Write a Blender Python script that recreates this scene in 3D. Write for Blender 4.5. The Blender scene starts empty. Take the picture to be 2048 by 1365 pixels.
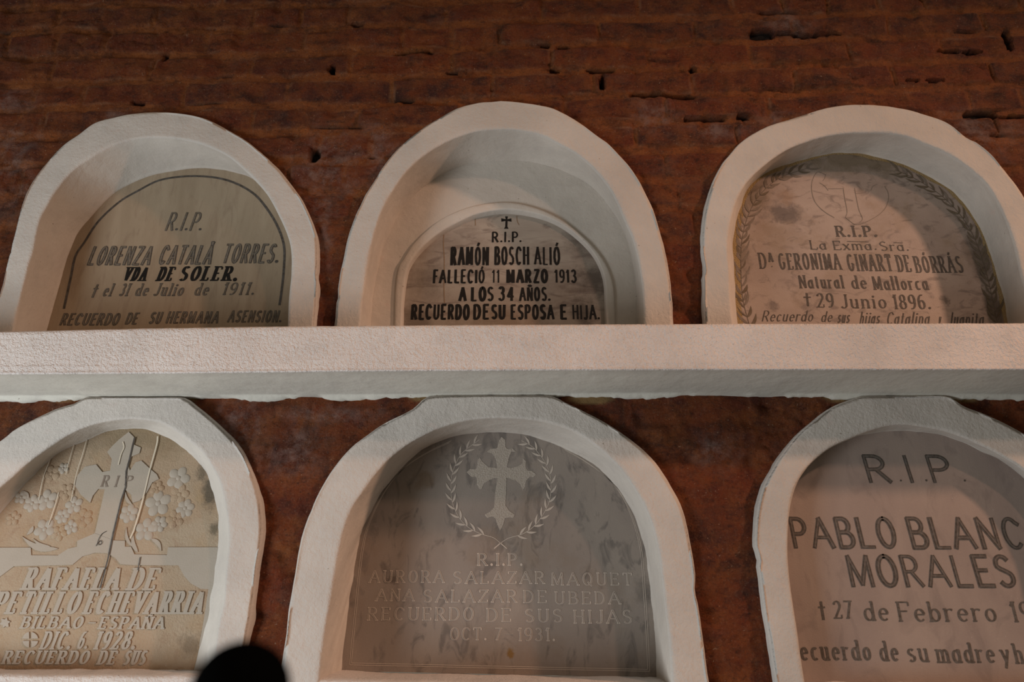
import bpy, bmesh, math, random
import numpy as np
from mathutils import Vector

# ------------------------------------------------------------------ camera, world, lights, exposure
S = bpy.context.scene
COL = S.collection
TH = math.radians(21.7)                 # camera pitch
CAM = (0.0, -1.40, 1.55)                # the brick face lies in the plane y = 0
F = 2048 * 24.0 / 36.0
cd = bpy.data.cameras.new('camera'); cam = bpy.data.objects.new('camera', cd); COL.objects.link(cam)
cam.location = CAM; cam.rotation_euler = (math.pi/2 + TH, 0, 0)
cd.lens = 24; cd.sensor_width = 36; cd.clip_start = 0.01
cd.dof.use_dof = True; cd.dof.focus_distance = 1.5; cd.dof.aperture_fstop = 5.0
S.camera = cam
w = bpy.data.worlds.new('world'); S.world = w; w.use_nodes = True
w.node_tree.nodes['Background'].inputs[0].default_value = (0.66, 0.59, 0.46, 1)
w.node_tree.nodes['Background'].inputs[1].default_value = 0.25
def look(o, p):
    o.rotation_euler = (Vector(p) - Vector(o.location)).to_track_quat('-Z', 'Y').to_euler()
def lamp(name, kind, loc, aim, energy, colour, **kw):
    l = bpy.data.lights.new(name, kind); o = bpy.data.objects.new(name, l); COL.objects.link(o)
    o.location = loc; look(o, aim); l.energy = energy; l.color = colour
    for k, v in kw.items(): setattr(l, k, v)
    return o
# two warm spots of the passage, up on the right, and daylight from a doorway low on the left
lamp('ceiling_spot', 'SPOT', (2.2, -3.4, 4.35), (0.25, 0, 1.75), 125, (1.0, 0.62, 0.45), spot_size=math.radians(36), spot_blend=1.0, shadow_soft_size=0.12)
lamp('side_spot', 'SPOT', (4.3, -2.3, 4.1), (0.0, 0, 1.75), 520, (1.0, 0.58, 0.38), spot_size=math.radians(36), spot_blend=1.0, shadow_soft_size=0.13)
lamp('doorway_daylight', 'AREA', (-2.0, -1.45, 0.75), (-0.2, 0, 1.6), 46, (0.89, 0.96, 1.0), shape='RECTANGLE', size=0.8, size_y=1.2)
S.view_settings.view_transform = 'Standard'; S.view_settings.look = 'None'
S.view_settings.gamma = 1; S.view_settings.use_curve_mapping = False
S.view_settings.exposure = 0.0

# ------------------------------------------------------------------ helpers
def P(x, y, Y):
    """point of the plane y = Y seen at photo pixel (x, y) -> (X, Z)"""
    u = (x - 1024) / F; v = (682.5 - y) / F
    d = math.cos(TH) - v*math.sin(TH)
    t = (Y - CAM[1]) / d
    return (CAM[0] + u*t, CAM[2] + (math.sin(TH) + v*math.cos(TH))*t)
def lat(seed, i, j):
    n = (i.astype(np.int64)*374761393 + j.astype(np.int64)*668265263 + seed*2147483647) & 0xffffffff
    n = ((n ^ (n >> 13))*1274126177) & 0xffffffff
    n = n ^ (n >> 16)
    return (n & 0xffff) / 65535.0
def vn(x, y, seed=0):
    x = np.asarray(x, float); y = np.asarray(y, float)
    i = np.floor(x); j = np.floor(y); fx = x-i; fy = y-j
    fx = fx*fx*(3-2*fx); fy = fy*fy*(3-2*fy)
    a = lat(seed, i, j); b = lat(seed, i+1, j); c = lat(seed, i, j+1); d = lat(seed, i+1, j+1)
    return (a*(1-fx)+b*fx)*(1-fy) + (c*(1-fx)+d*fx)*fy
def fbm(x, y, seed=0, o=4):
    s = 0; a = 0.5
    for k in range(o):
        s = s + a*(vn(x*2**k, y*2**k, seed+k*17)*2-1); a *= 0.5
    return s
def tag(o, label=None, cat=None, group=None, kind=None):
    if label: o['label'] = label
    if cat: o['category'] = cat
    if group: o['group'] = group
    if kind: o['kind'] = kind
    return o
def empty(name, loc, label, cat, group=None):
    o = bpy.data.objects.new(name, None); COL.objects.link(o); o.location = loc
    o.empty_display_size = 0.05
    return tag(o, label, cat, group)
def mesh(name, verts, faces, mats, parent=None, smooth=True, midx=None):
    v = np.asarray(verts, float)
    if parent is not None: v = v - np.array(parent_loc(parent))
    me = bpy.data.meshes.new(name)
    me.from_pydata(v.tolist(), [], faces)
    if not isinstance(mats, (list, tuple)): mats = [mats]
    for m in mats: me.materials.append(m)
    if midx is not None: me.polygons.foreach_set('material_index', midx)
    if smooth: me.polygons.foreach_set('use_smooth', [True]*len(me.polygons))
    me.update()
    o = bpy.data.objects.new(name, me); COL.objects.link(o)
    if parent is not None: o.parent = parent
    return o
def parent_loc(p):
    l = Vector((0, 0, 0))
    while p is not None:
        l += p.location; p = p.parent
    return tuple(l)

# ------------------------------------------------------------------ materials
class NT:
    def __init__(s, name):
        s.m = bpy.data.materials.new(name); s.m.use_nodes = True
        s.t = s.m.node_tree; s.b = s.t.nodes['Principled BSDF']
        s.b.inputs['Specular IOR Level'].default_value = 0.25
        s.geo = s.t.nodes.new('ShaderNodeNewGeometry')
    def n(s, t, **kw):
        o = s.t.nodes.new(t)
        for k, v in kw.items(): setattr(o, k, v)
        return o
    def set(s, sock, v):
        if isinstance(v, bpy.types.NodeSocket): s.t.links.new(v, sock)
        elif isinstance(v, (tuple, list)) and len(v) == 3 and sock.type == 'RGBA': sock.default_value = (*v, 1)
        else: sock.default_value = v
    def pos(s, sc=(1, 1, 1), rot=(0, 0, 0)):
        m = s.n('ShaderNodeMapping'); s.t.links.new(s.geo.outputs['Position'], m.inputs[0])
        m.inputs['Scale'].default_value = sc; m.inputs['Rotation'].default_value = rot
        return m.outputs[0]
    def noise(s, scale, detail=4, rough=0.55, vec=None, dist=0):
        o = s.n('ShaderNodeTexNoise'); s.t.links.new(vec or s.geo.outputs['Position'], o.inputs['Vector'])
        o.inputs['Scale'].default_value = scale; o.inputs['Detail'].default_value = detail
        o.inputs['Roughness'].default_value = rough; o.inputs['Distortion'].default_value = dist
        return o.outputs['Fac']
    def ramp(s, fac, stops):
        o = s.n('ShaderNodeValToRGB'); s.t.links.new(fac, o.inputs[0])
        e = o.color_ramp.elements
        while len(e) < len(stops): e.new(0.5)
        for q, (p, c) in zip(e, stops):
            q.position = p; q.color = (*c, 1) if not isinstance(c, (int, float)) else (c, c, c, 1)
        return o.outputs[0]
    def mix(s, fac, a, b, mode='MIX'):
        o = s.n('ShaderNodeMix', data_type='RGBA', blend_type=mode)
        s.set(o.inputs[0], fac); s.set(o.inputs[6], a); s.set(o.inputs[7], b)
        return o.outputs[2]
    def math(s, op, a, b=0.0):
        o = s.n('ShaderNodeMath', operation=op); s.set(o.inputs[0], a); s.set(o.inputs[1], b)
        return o.outputs[0]
    def attr(s, name):
        o = s.n('ShaderNodeAttribute'); o.attribute_name = name
        return o.outputs['Fac']
    def bump(s, h, dist, strength=1.0, prev=None):
        o = s.n('ShaderNodeBump'); o.inputs['Distance'].default_value = dist; o.inputs['Strength'].default_value = strength
        s.set(o.inputs['Height'], h)
        if prev: s.t.links.new(prev, o.inputs['Normal'])
        return o.outputs[0]
    def out(s, col, rough, normal=None):
        s.set(s.b.inputs['Base Color'], col); s.set(s.b.inputs['Roughness'], rough)
        if normal: s.t.links.new(normal, s.b.inputs['Normal'])
        return s.m

def mat_plaster(name, col, coarse=1.0, seed=0):
    k = NT(name)
    v = k.pos()
    big = k.noise(5, 4, 0.6)
    c = k.mix(k.ramp(big, [(0.35, 0), (0.7, 1)]), tuple(x*1.05 for x in col), tuple(x*0.88 for x in col))
    gr = k.ramp(k.noise(14, 6, 0.7), [(0.52, 0), (0.72, 1)])
    c = k.mix(k.math('MULTIPLY', gr, 0.35), c, (0.42, 0.385, 0.36))
    red = k.ramp(k.noise(26, 5, 0.7), [(0.62, 0), (0.74, 1)])
    c = k.mix(k.math('MULTIPLY', red, 0.25), c, (0.62, 0.42, 0.36))
    speck = k.ramp(k.noise(120, 2, 0.5), [(0.745, 0), (0.78, 1)])
    c = k.mix(k.math('MULTIPLY', speck, 0.6), c, (0.18, 0.14, 0.10))
    b1 = k.bump(k.noise(150, 3, 0.6), 0.0022*coarse, 0.9)
    b2 = k.bump(k.noise(420, 2, 0.5), 0.0007*coarse, 0.8, b1)
    b3 = k.bump(k.noise(28, 3, 0.5), 0.004, 0.6, b2)
    return k.out(c, 0.92, b3)
def mat_stone(name, base, dark, vein, vs=7, stretch=(1, 1, 1), rot=(0, 0, 0), mott=0.6, rough=0.5, blobs=(), stain=None, stain_amt=0.5, fine=0.0006):
    k = NT(name)
    v = k.pos(stretch, rot)
    c = k.mix(k.ramp(k.noise(vs, 6, 0.62, v, 0.6), [(0.32, 0), (0.68, 1)]), base, dark)
    sp = k.ramp(k.noise(vs*3.2, 5, 0.6, v, 1.2), [(0.53, 0), (0.66, 1)])
    c = k.mix(k.math('MULTIPLY', sp, mott), c, vein)
    if stain:
        st = k.ramp(k.noise(vs*0.9, 5, 0.7), [(0.50, 0), (0.66, 1)])
        c = k.mix(k.math('MULTIPLY', st, stain_amt), c, stain)
    for (bx, bz, br_, bc, ba, bsx) in blobs:      # stains with a place and shape of their own
        m = k.n('ShaderNodeMapping'); k.t.links.new(k.geo.outputs['Position'], m.inputs[0])
        m.inputs['Location'].default_value = (-bx*bsx, 0, -bz); m.inputs['Scale'].default_value = (bsx, 0, 1)
        ln = k.n('ShaderNodeVectorMath', operation='LENGTH'); k.t.links.new(m.outputs[0], ln.inputs[0])
        dd = k.math('ADD', k.math('DIVIDE', ln.outputs['Value'], br_), k.math('MULTIPLY', k.math('SUBTRACT', k.noise(1.2/br_, 6, 0.7), 0.5), 2.2))
        c = k.mix(k.math('MULTIPLY', k.ramp(dd, [(0.35, 1), (0.95, 0)]), ba), c, bc)
    spk = k.ramp(k.noise(260, 2, 0.5), [(0.76, 0), (0.79, 1)])
    c = k.mix(k.math('MULTIPLY', spk, 0.5), c, (0.6, 0.55, 0.48))
    b = k.bump(k.noise(300, 3, 0.6), fine, 0.6)
    return k.out(c, rough, b)
def mat_flat(name, col, rough=0.6, var=0.3, scale=90, bump=0.0):
    k = NT(name)
    f = k.ramp(k.noise(scale, 4, 0.65), [(0.35, 0), (0.7, 1)])
    c = k.mix(k.math('MULTIPLY', f, var), col, tuple(min(1, x*1.0+0.10) for x in col))
    b = k.bump(k.noise(300, 2, 0.6), bump, 0.8) if bump else None
    return k.out(c, rough, b)

def mat_brick():
    k = NT('brick')
    br = k.attr('brick'); tone = k.attr('tone'); pit_shade = k.attr('pit_shade')
    n2 = k.noise(75, 6, 0.72); n3 = k.noise(18, 6, 0.68)
    face = k.mix(tone, (0.190, 0.034, 0.008), (0.070, 0.021, 0.015))
    face = k.mix(k.ramp(n3, [(0.42, 0), (0.66, 1)]), face, (0.220, 0.048, 0.011))
    mort = k.mix(k.ramp(n3, [(0.35, 0), (0.65, 1)]), (0.350, 0.105, 0.024), (0.190, 0.048, 0.011))
    br2 = k.math('MULTIPLY', br, k.ramp(k.noise(11, 6, 0.7), [(0.36, 0.15), (0.56, 1)]))
    c = k.mix(br2, mort, face)
    grey = k.ramp(k.noise(6, 8, 0.75, k.pos((1, 1, 1.4))), [(0.54, 0), (0.68, 1)])
    c = k.mix(k.math('MULTIPLY', grey, 0.5), c, (0.135, 0.075, 0.058))
    drk = k.ramp(k.noise(13, 8, 0.74, k.pos((1, 1, 1.7))), [(0.50, 0), (0.66, 1)])
    c = k.mix(k.math('MULTIPLY', drk, 0.75), c, (0.030, 0.009, 0.006))
    lt = k.ramp(n2, [(0.63, 0), (0.74, 1)])
    c = k.mix(k.math('MULTIPLY', lt, 0.42), c, (0.30, 0.165, 0.105))
    fg = k.ramp(k.noise(210, 3, 0.7), [(0.52, 0), (0.68, 1)])
    c = k.mix(k.math('MULTIPLY', fg, 0.28), c, (0.30, 0.16, 0.10))
    fd = k.ramp(k.noise(120, 4, 0.7, k.pos((1, 1, 1.5))), [(0.54, 0), (0.68, 1)])
    c = k.mix(k.math('MULTIPLY', fd, 0.55), c, (0.022, 0.007, 0.005))
    sp = k.ramp(k.noise(190, 2, 0.5), [(0.70, 0), (0.74, 1)])
    c = k.mix(k.math('MULTIPLY', sp, 0.6), c, (0.45, 0.30, 0.20))
    ed = k.math('MULTIPLY', k.attr('edge'), k.ramp(k.noise(16, 5, 0.7), [(0.46, 0), (0.60, 1)]))
    c = k.mix(k.math('MULTIPLY', ed, 0.45), c, (0.36, 0.19, 0.11))
    du = k.math('MULTIPLY', k.attr('dust'), k.ramp(k.noise(26, 8, 0.75), [(0.44, 0), (0.62, 1)]))
    c = k.mix(k.math('MULTIPLY', du, 0.6), c, (0.33, 0.215, 0.185))
    c = k.mix(k.math('MULTIPLY', k.attr('ochre'), 0.8), c, (0.34, 0.22, 0.09))
    c = k.mix(pit_shade, c, (0.010, 0.005, 0.003))  # shade inside the carved joints and holes, painted in as near-black
    b1 = k.bump(k.noise(38, 8, 0.75), 0.016, 1.0)
    b2 = k.bump(k.noise(150, 5, 0.75), 0.0045, 1.0, b1)
    return k.out(c, 0.8, b2)

M_PL = mat_plaster('lime_plaster', (0.55, 0.50, 0.455), 0.8)
M_PL2 = mat_plaster('coarse_lime_plaster', (0.69, 0.635, 0.60), 1.2)
M_PLS = mat_plaster('brushed_lime_plaster', (0.57, 0.52, 0.465), 0.35)
M_BRICK = mat_brick()
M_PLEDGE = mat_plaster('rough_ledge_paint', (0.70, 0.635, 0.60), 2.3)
M_PLEDGE_SHADE = mat_plaster('smooth_shaded_ledge_paint', (0.60, 0.565, 0.50), 0.25)  # ledge underside: smoother, with its greenish shade put into a darker colour
M_FLOOR = mat_flat('floor_stone', (0.24, 0.21, 0.18), 0.8, 0.5, 8)
M_BLACK = mat_flat('matte_black', (0.003, 0.003, 0.003), 1.0, 0.0)
M_BLACK.node_tree.nodes['Principled BSDF'].inputs['Specular IOR Level'].default_value = 0.0
ST = {
 1: mat_stone('tan_stone', (0.370, 0.290, 0.205), (0.285, 0.215, 0.145), (0.25, 0.18, 0.125), 6, (2.2, 1, 0.45), (0, 0.1, 0), 0.5, 0.55),
 2: mat_stone('stained_marble', (0.40, 0.345, 0.29), (0.27, 0.22, 0.185), (0.17, 0.13, 0.11), 6, (0.5, 1, 1.7), (0, 0.55, 0), 0.75, 0.45, [(*P(x, y, .115), r, c, a, sx) for x, y, r, c, a, sx in [(1190,560,.06,(.075,.055,.045),.75,1.0),(860,560,.07,(.12,.09,.07),.5,1.2),(1165,625,.05,(.06,.045,.035),.7,1.3),(1160,480,.05,(.10,.075,.06),.6,1.0),(830,640,.05,(.10,.07,.05),.6,.8),(1000,645,.05,(.17,.11,.065),.5,.4)]], (0.17, 0.11, 0.075), 0.35),
 3: mat_stone('mottled_pink_marble', (0.40, 0.315, 0.265), (0.32, 0.245, 0.205), (0.15, 0.115, 0.10), 8, (0.8, 1, 1.4), (0, 0.4, 0), 0.65, 0.45, [(*P(x, y, .08), r, c, a, sx) for x, y, r, c, a, sx in [(1570,425,.035,(.09,.07,.065),.75,.5),(1500,390,.08,(.15,.105,.06),.6,1.2),(1485,520,.07,(.15,.105,.065),.6,2.2),(1960,520,.09,(.10,.07,.05),.7,2.2),(1990,620,.06,(.10,.07,.05),.7,2),(1710,320,.06,(.15,.11,.055),.6,.3),(1575,395,.03,(.26,.15,.08),.5,1),(1545,610,.02,(.09,.07,.06),.6,1),(1890,600,.015,(.08,.06,.05),.7,1)]], (0.24, 0.165, 0.10), 0.5),
 4: mat_stone('carved_cream_stone', (0.395, 0.305, 0.215), (0.365, 0.255, 0.165), (0.30, 0.19, 0.12), 9, (1, 1, 1), (0, 0, 0), 0.45, 0.8, [(*P(x, y, .055), r, c, a, sx) for x, y, r, c, a, sx in [(422,985,.045,(.07,.06,.045),.8,2.0),(405,940,.03,(.10,.08,.055),.7,1.5),(430,1060,.02,(.09,.075,.05),.7,1.5),(300,868,.07,(.20,.15,.085),.6,.5),(200,880,.05,(.22,.17,.11),.5,.5),(380,1290,.03,(.16,.115,.075),.6,1),(110,1330,.05,(.25,.16,.09),.5,.3)]], (0.36, 0.235, 0.12), 0.45, 0.003),
 5: mat_stone('grey_marble', (0.285, 0.240, 0.205), (0.235, 0.197, 0.172), (0.10, 0.088, 0.082), 6, (1.4, 1, 0.7), (0, 0.5, 0), 0.6, 0.45, [(*P(x, y, .12), r, c, a, sx) for x, y, r, c, a, sx in [(1022,1308,.012,(.20,.11,.03),.9,1),(850,960,.03,(.17,.11,.06),.5,1),(800,880,.05,(.12,.09,.07),.5,.5),(1290,1180,.04,(.09,.08,.07),.5,1.5),(785,1160,.012,(.08,.06,.05),.7,.6)]], (0.20, 0.135, 0.085), 0.35),
 6: mat_stone('clouded_grey_marble', (0.355, 0.28, 0.24), (0.27, 0.21, 0.185), (0.19, 0.15, 0.135), 5, (1.2, 1, 0.6), (0, -0.5, 0), 0.4, 0.45),
}
M_SMOOTH4 = mat_flat('smooth_cream_stone', (0.37, 0.315, 0.255), 0.6, 0.15, 40, 0.0005)
M_INK = mat_flat('black_paint', (0.008, 0.006, 0.005), 0.6, 0.04, 160)
M_INKFADE = mat_flat('faded_ink', (0.055, 0.043, 0.034), 0.6, 0.6, 130)
M_CORE1 = mat_flat('worn_ink', (0.150, 0.117, 0.082), 0.6, 0.6, 130)
M_CORE6 = mat_flat('worn_groove', (0.105, 0.082, 0.068), 0.6, 0.6, 130)
M_INKGREY = mat_flat('grey_ink', (0.072, 0.056, 0.044), 0.6, 0.7, 150)
M_INKBROWN = mat_flat('brown_grey_ink', (0.060, 0.044, 0.033), 0.6, 0.6, 150)
M_PALE = mat_flat('pale_cut_stone', (0.33, 0.275, 0.225), 0.8, 1.0, 420, 0.002)
M_PALEFAINT = mat_flat('faint_cut_stone', (0.46, 0.39, 0.33), 0.8, 0.35, 60, 0.0006)
M_RUST = mat_flat('rust_streak', (0.23, 0.14, 0.075), 0.7, 0.5, 60)
M_LIME = mat_flat('lime_drip', (0.58, 0.50, 0.39), 0.8, 0.4, 70)
M_GROOVE = mat_flat('shallow_groove', (0.19, 0.145, 0.11), 0.7, 0.5, 80)
M_BRN = mat_flat('foliage_stain', (0.135, 0.097, 0.060), 0.7, 0.5, 60)
M_OCHRE = mat_flat('ochre_mortar', (0.34, 0.23, 0.10), 0.9, 0.5, 40, 0.004)

# ------------------------------------------------------------------ traced outlines (photo pixels, left foot over the crown to the right foot)
NI = {}
NI[1] = dict(e=0.095,
 outer=[(-22,700),(-16,640),(0,581),(19,506),(39,425),(58,372),(84,334),(123,291),(158,267),(190,244),(229,233),(264,226),(309,223),(352,225),(394,232),(432,246),(485,276),(527,309),(563,344),(591,379),(610,411),(628,450),(635,481),(636,516),(635,569),(633,615),(629,655)],
 inner=[(26,657),(35,615),(54,537),(67,492),(79,439),(95,407),(116,372),(148,337),(190,309),(225,290),(260,279),(302,274),(345,275),(380,281),(415,291),(457,312),(492,341),(520,369),(545,404),(563,439),(577,474),(583,509),(582,552),(578,604),(575,655)],
 plaque=[(93,660),(105,618),(121,559),(137,509),(155,467),(190,425),(228,386),(267,365),(309,349),(352,341),(387,337),(422,337),(454,341),(482,348),(510,360),(541,392),(563,428),(580,470),(590,530),(591,590),(588,655)])
NI[2] = dict(e=0.115,
 outer=[(668,645),(671,609),(677,561),(685,517),(696,469),(709,433),(727,396),(749,356),(778,315),(807,286),(840,259),(877,235),(914,216),(947,206),(980,201),(1016,201),(1046,204),(1079,209),(1112,218),(1148,237),(1170,251),(1192,268),(1221,290),(1251,321),(1273,352),(1295,392),(1309,425),(1322,466),(1331,502),(1339,546),(1344,594),(1348,645)],
 inner=[(720,649),(723,612),(729,568),(734,532),(742,491),(754,447),(767,414),(785,381),(807,348),(833,321),(862,299),(892,282),(921,270),(954,261),(987,258),(1024,258),(1057,263),(1086,271),(1119,288),(1152,306),(1181,330),(1207,359),(1229,392),(1247,433),(1265,473),(1275,510),(1282,550),(1287,594),(1289,647)],
 back=[(742,649),(745,600),(752,560),(760,520),(775,475),(797,430),(830,390),(870,358),(915,336),(960,325),(1010,321),(1060,324),(1110,336),(1160,358),(1200,390),(1230,430),(1250,470),(1262,510),(1270,560),(1274,600),(1275,649)],
 ring=[(789,649),(791,583),(797,539),(807,521),(826,491),(855,462),(884,440),(928,420),(972,410),(1009,407),(1046,411),(1090,425),(1126,444),(1163,473),(1192,502),(1214,535),(1227,576),(1231,647)],
 plaque=[(807,647),(808,612),(813,568),(820,539),(837,513),(859,491),(888,469),(921,451),(950,438),(980,431),(1009,428),(1038,430),(1071,436),(1104,447),(1134,464),(1163,488),(1185,513),(1199,539),(1207,568),(1209,605),(1210,647)])
NI[3] = dict(e=0.08,
 outer=[(1409,645),(1408,601),(1406,546),(1403,495),(1404,458),(1409,418),(1418,385),(1431,352),(1453,315),(1479,286),(1508,266),(1541,250),(1574,240),(1606,230),(1629,222),(1658,214),(1695,209),(1732,208),(1775,211),(1812,217),(1849,228),(1885,240),(1918,259),(1951,282),(1981,306),(2006,334),(2032,367),(2048,392),(2075,440),(2095,490),(2105,545),(2110,600),(2110,650)],
 inner=[(1465,646),(1461,601),(1458,546),(1456,502),(1458,466),(1463,433),(1472,403),(1484,378),(1501,356),(1523,334),(1552,312),(1585,293),(1622,279),(1658,270),(1695,265),(1732,264),(1775,265),(1812,272),(1849,286),(1885,301),(1922,323),(1951,345),(1977,370),(1999,407),(2017,447),(2032,495),(2048,561),(2060,600),(2070,650)],
 plaque=[(1474,646),(1470,601),(1467,546),(1465,495),(1468,462),(1475,429),(1486,396),(1504,367),(1534,345),(1563,332),(1592,323),(1629,314),(1666,307),(1710,306),(1746,312),(1783,321),(1819,334),(1856,352),(1893,374),(1918,396),(1944,429),(1966,469),(1984,517),(1999,568),(2010,608),(2017,646)])
NI[4] = dict(e=0.055, low=True,
 outer=[(-320,1400),(-315,1365),(-295,1260),(-275,1174),(-250,1120),(-210,1060),(-150,990),(-75,925),(0,881),(30,857),(69,836),(111,816),(150,805),(171,794),(230,793.5),(300,793.5),(364,794),(386,807),(429,842),(459,870),(484,902),(497,930),(510,960),(521,994),(525,1029),(524,1071),(516,1123),(510,1174),(504,1226),(495,1273),(491,1307),(485,1365),(482,1400)],
 inner=[(-246,1400),(-240,1365),(-225,1290),(-205,1210),(-185,1160),(-150,1110),(-100,1060),(-50,1015),(0,973),(43,934),(86,900),(129,872),(171,853),(214,842),(257,837),(274,838),(317,844),(351,861),(386,887),(411,913),(433,951),(446,990),(454,1033),(458,1080),(454,1123),(450,1166),(446,1209),(437,1251),(431,1294),(426,1333),(419,1365),(412,1400)],
 plaque=[(-218,1338),(-205,1290),(-190,1230),(-175,1200),(-140,1160),(-100,1120),(-50,1075),(0,1029),(45,975),(105,916),(144,894),(186,874),(215,862),(256,858),(292,860),(321,871),(350,883),(373,901),(395,923),(411,943),(422,968),(431,997),(437,1031),(438,1065),(437,1092),(436,1100),(432,1134),(428,1167),(424,1185),(418,1226),(409,1257),(402,1286),(390,1340)])
NI[5] = dict(e=0.12, low=True,
 outer=[(550,1400),(555,1365),(560,1341),(569,1281),(575,1226),(581,1187),(588,1144),(596,1101),(607,1058),(624,1011),(646,968),(671,930),(701,896),(736,868),(770,844),(808,821),(838,804),(860,792),(930,790),(1030,790),(1100,791),(1130,804),(1168,821),(1211,844),(1250,870),(1288,900),(1323,938),(1348,981),(1366,1020),(1378,1063),(1387,1114),(1393,1166),(1400,1221),(1406,1273),(1415,1337),(1420,1365),(1425,1400)],
 inner=[(632,1400),(637,1363),(644,1307),(652,1247),(661,1196),(669,1148),(678,1097),(689,1054),(706,1011),(727,981),(748,951),(774,921),(804,896),(838,874),(877,855),(920,842),(963,836),(1006,835),(1048,837),(1091,843),(1134,856),(1173,876),(1207,904),(1237,934),(1263,968),(1288,1011),(1306,1054),(1318,1101),(1325,1153),(1331,1208),(1338,1268),(1342,1316),(1345,1363),(1348,1400)],
 plaque=[(682,1343),(686,1294),(693,1243),(699,1191),(708,1136),(716,1093),(727,1054),(744,1020),(761,986),(787,956),(813,926),(847,898),(886,881),(928,870),(980,865),(1031,867),(1074,876),(1117,891),(1160,913),(1194,934),(1224,964),(1250,998),(1271,1037),(1284,1076),(1293,1114),(1299,1166),(1306,1217),(1311,1273),(1314,1356)])
NI[6] = dict(e=0.04, low=True,
 outer=[(1556,1400),(1551,1365),(1544,1316),(1536,1260),(1527,1204),(1521,1157),(1514,1110),(1511,1071),(1512,1037),(1518,1003),(1529,969),(1549,930),(1574,896),(1600,866),(1628,842),(1651,823),(1677,808),(1707,797),(1724,792),(1780,791),(1840,791),(1896,792),(1930,812),(1969,827),(2007,844),(2048,866),(2090,895),(2130,935),(2165,985),(2190,1040),(2210,1110),(2230,1200),(2250,1300),(2262,1400)],
 inner=[(1614,1400),(1608,1365),(1602,1320),(1594,1260),(1585,1204),(1579,1157),(1576,1114),(1575,1071),(1577,1029),(1583,994),(1594,964),(1613,934),(1639,909),(1669,889),(1703,874),(1737,861),(1771,852),(1806,848),(1849,853),(1891,861),(1934,876),(1973,894),(2012,915),(2048,939),(2085,975),(2115,1020),(2140,1075),(2155,1140),(2170,1220),(2185,1300),(2195,1400)],
 plaque=[(1600,1365),(1590,1320),(1580,1260),(1570,1200),(1564,1110),(1566,1030),(1579,980),(1606,938),(1642,906),(1680,886),(1716,872),(1759,865),(1801,862),(1849,865),(1887,871),(1926,885),(1964,904),(1999,919),(2048,956),(2075,990),(2100,1030),(2122,1080),(2135,1140),(2148,1220),(2160,1300),(2168,1365)])
YF = -0.018                 # front plane of the plaster surrounds
YS = -0.16                  # front plane of the ledge
Z_LEDGE_TOP = P(1024, 649, YS)[1]

def to_plane(pts, Y): return np.array([P(x, y, Y) for x, y in pts])
def catmull(p, per=6):
    p = np.asarray(p, float); out = []
    q = np.vstack([2*p[0]-p[1], p, 2*p[-1]-p[-2]])
    for i in range(1, len(q)-2):
        for s in np.linspace(0, 1, per, endpoint=False):
            a, b, c, d = q[i-1], q[i], q[i+1], q[i+2]
            out.append(0.5*((2*b)+(c-a)*s+(2*a-5*b+4*c-d)*s*s+(3*b-a-3*c+d)*s**3))
    out.append(p[-1]); return np.array(out)
def resample(p, n):
    d = np.r_[0, np.cumsum(np.hypot(*np.diff(p, axis=0).T))]
    t = np.linspace(0, d[-1], n)
    return np.c_[np.interp(t, d, p[:, 0]), np.interp(t, d, p[:, 1])]
def halves(p, n):
    """resample so that the crown (middle of the arc in angle about the arch centre) always sits at index n"""
    p = catmull(p)
    cx = 0.5*(p[:, 0].min()+p[:, 0].max()); zb = p[:, 1].min() + 0.30*(p[:, 1].max()-p[:, 1].min())
    ang = np.unwrap(np.arctan2(p[:, 1]-zb, p[:, 0]-cx))
    k = int(np.argmin(np.abs(ang-math.pi/2)))
    return np.vstack([resample(p[:k+1], n+1)[:-1], resample(p[k:], n+1)])
NS = 150
for i, d in NI.items():
    e = d['e']
    d['O'] = to_plane(d['outer'], YF); d['I'] = to_plane(d['inner'], YF); d['Q'] = to_plane(d['plaque'], e)
    keys = ['O', 'I', 'Q']
    if 'back' in d:
        d['B'] = to_plane(d['back'], e-0.012); d['R'] = to_plane(d['ring'], e-0.012); keys += ['B', 'R']
    for k in keys:
        a = d[k]
        if not d.get('low'):              # upper row: run the feet down onto the ledge
            f = np.array([[a[0, 0]+(a[0, 0]-a[1, 0])*0.3, Z_LEDGE_TOP-0.002]]); g = np.array([[a[-1, 0]+(a[-1, 0]-a[-2, 0])*0.3, Z_LEDGE_TOP-0.002]])
            a = np.vstack([f, a, g])
        elif k in 'OI':
            sl = lambda p, q: p[0]+(p[0]-q[0])*0.6
            a = np.vstack([[[sl(a[0], a[1]), 1.22]], a, [[sl(a[-1], a[-2]), 1.22]]])
        d[k] = halves(a, NS)
def normals2(p):
    t = np.gradient(p, axis=0); t /= np.linalg.norm(t, axis=1)[:, None]+1e-9
    return np.c_[-t[:, 1], t[:, 0]]       # outward when walking left foot > crown > right foot

def loft(name, rows, mat, parent, split=None):
    """rows: list of (n,3) arrays"""
    n = len(rows[0]); m = len(rows)
    v = np.vstack(rows); f = []
    for r in range(m-1):
        for i in range(n-1):
            f.append((r*n+i, r*n+i+1, (r+1)*n+i+1, (r+1)*n+i))
    mi = None if split is None else [0 if r < split else 1 for r in range(m-1) for i in range(n-1)]
    return mesh(name, v, f, mat, parent, midx=mi)
def row3(p2, Y):
    Y = np.broadcast_to(Y, (len(p2),))
    return np.c_[p2[:, 0], Y, p2[:, 1]]

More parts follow.
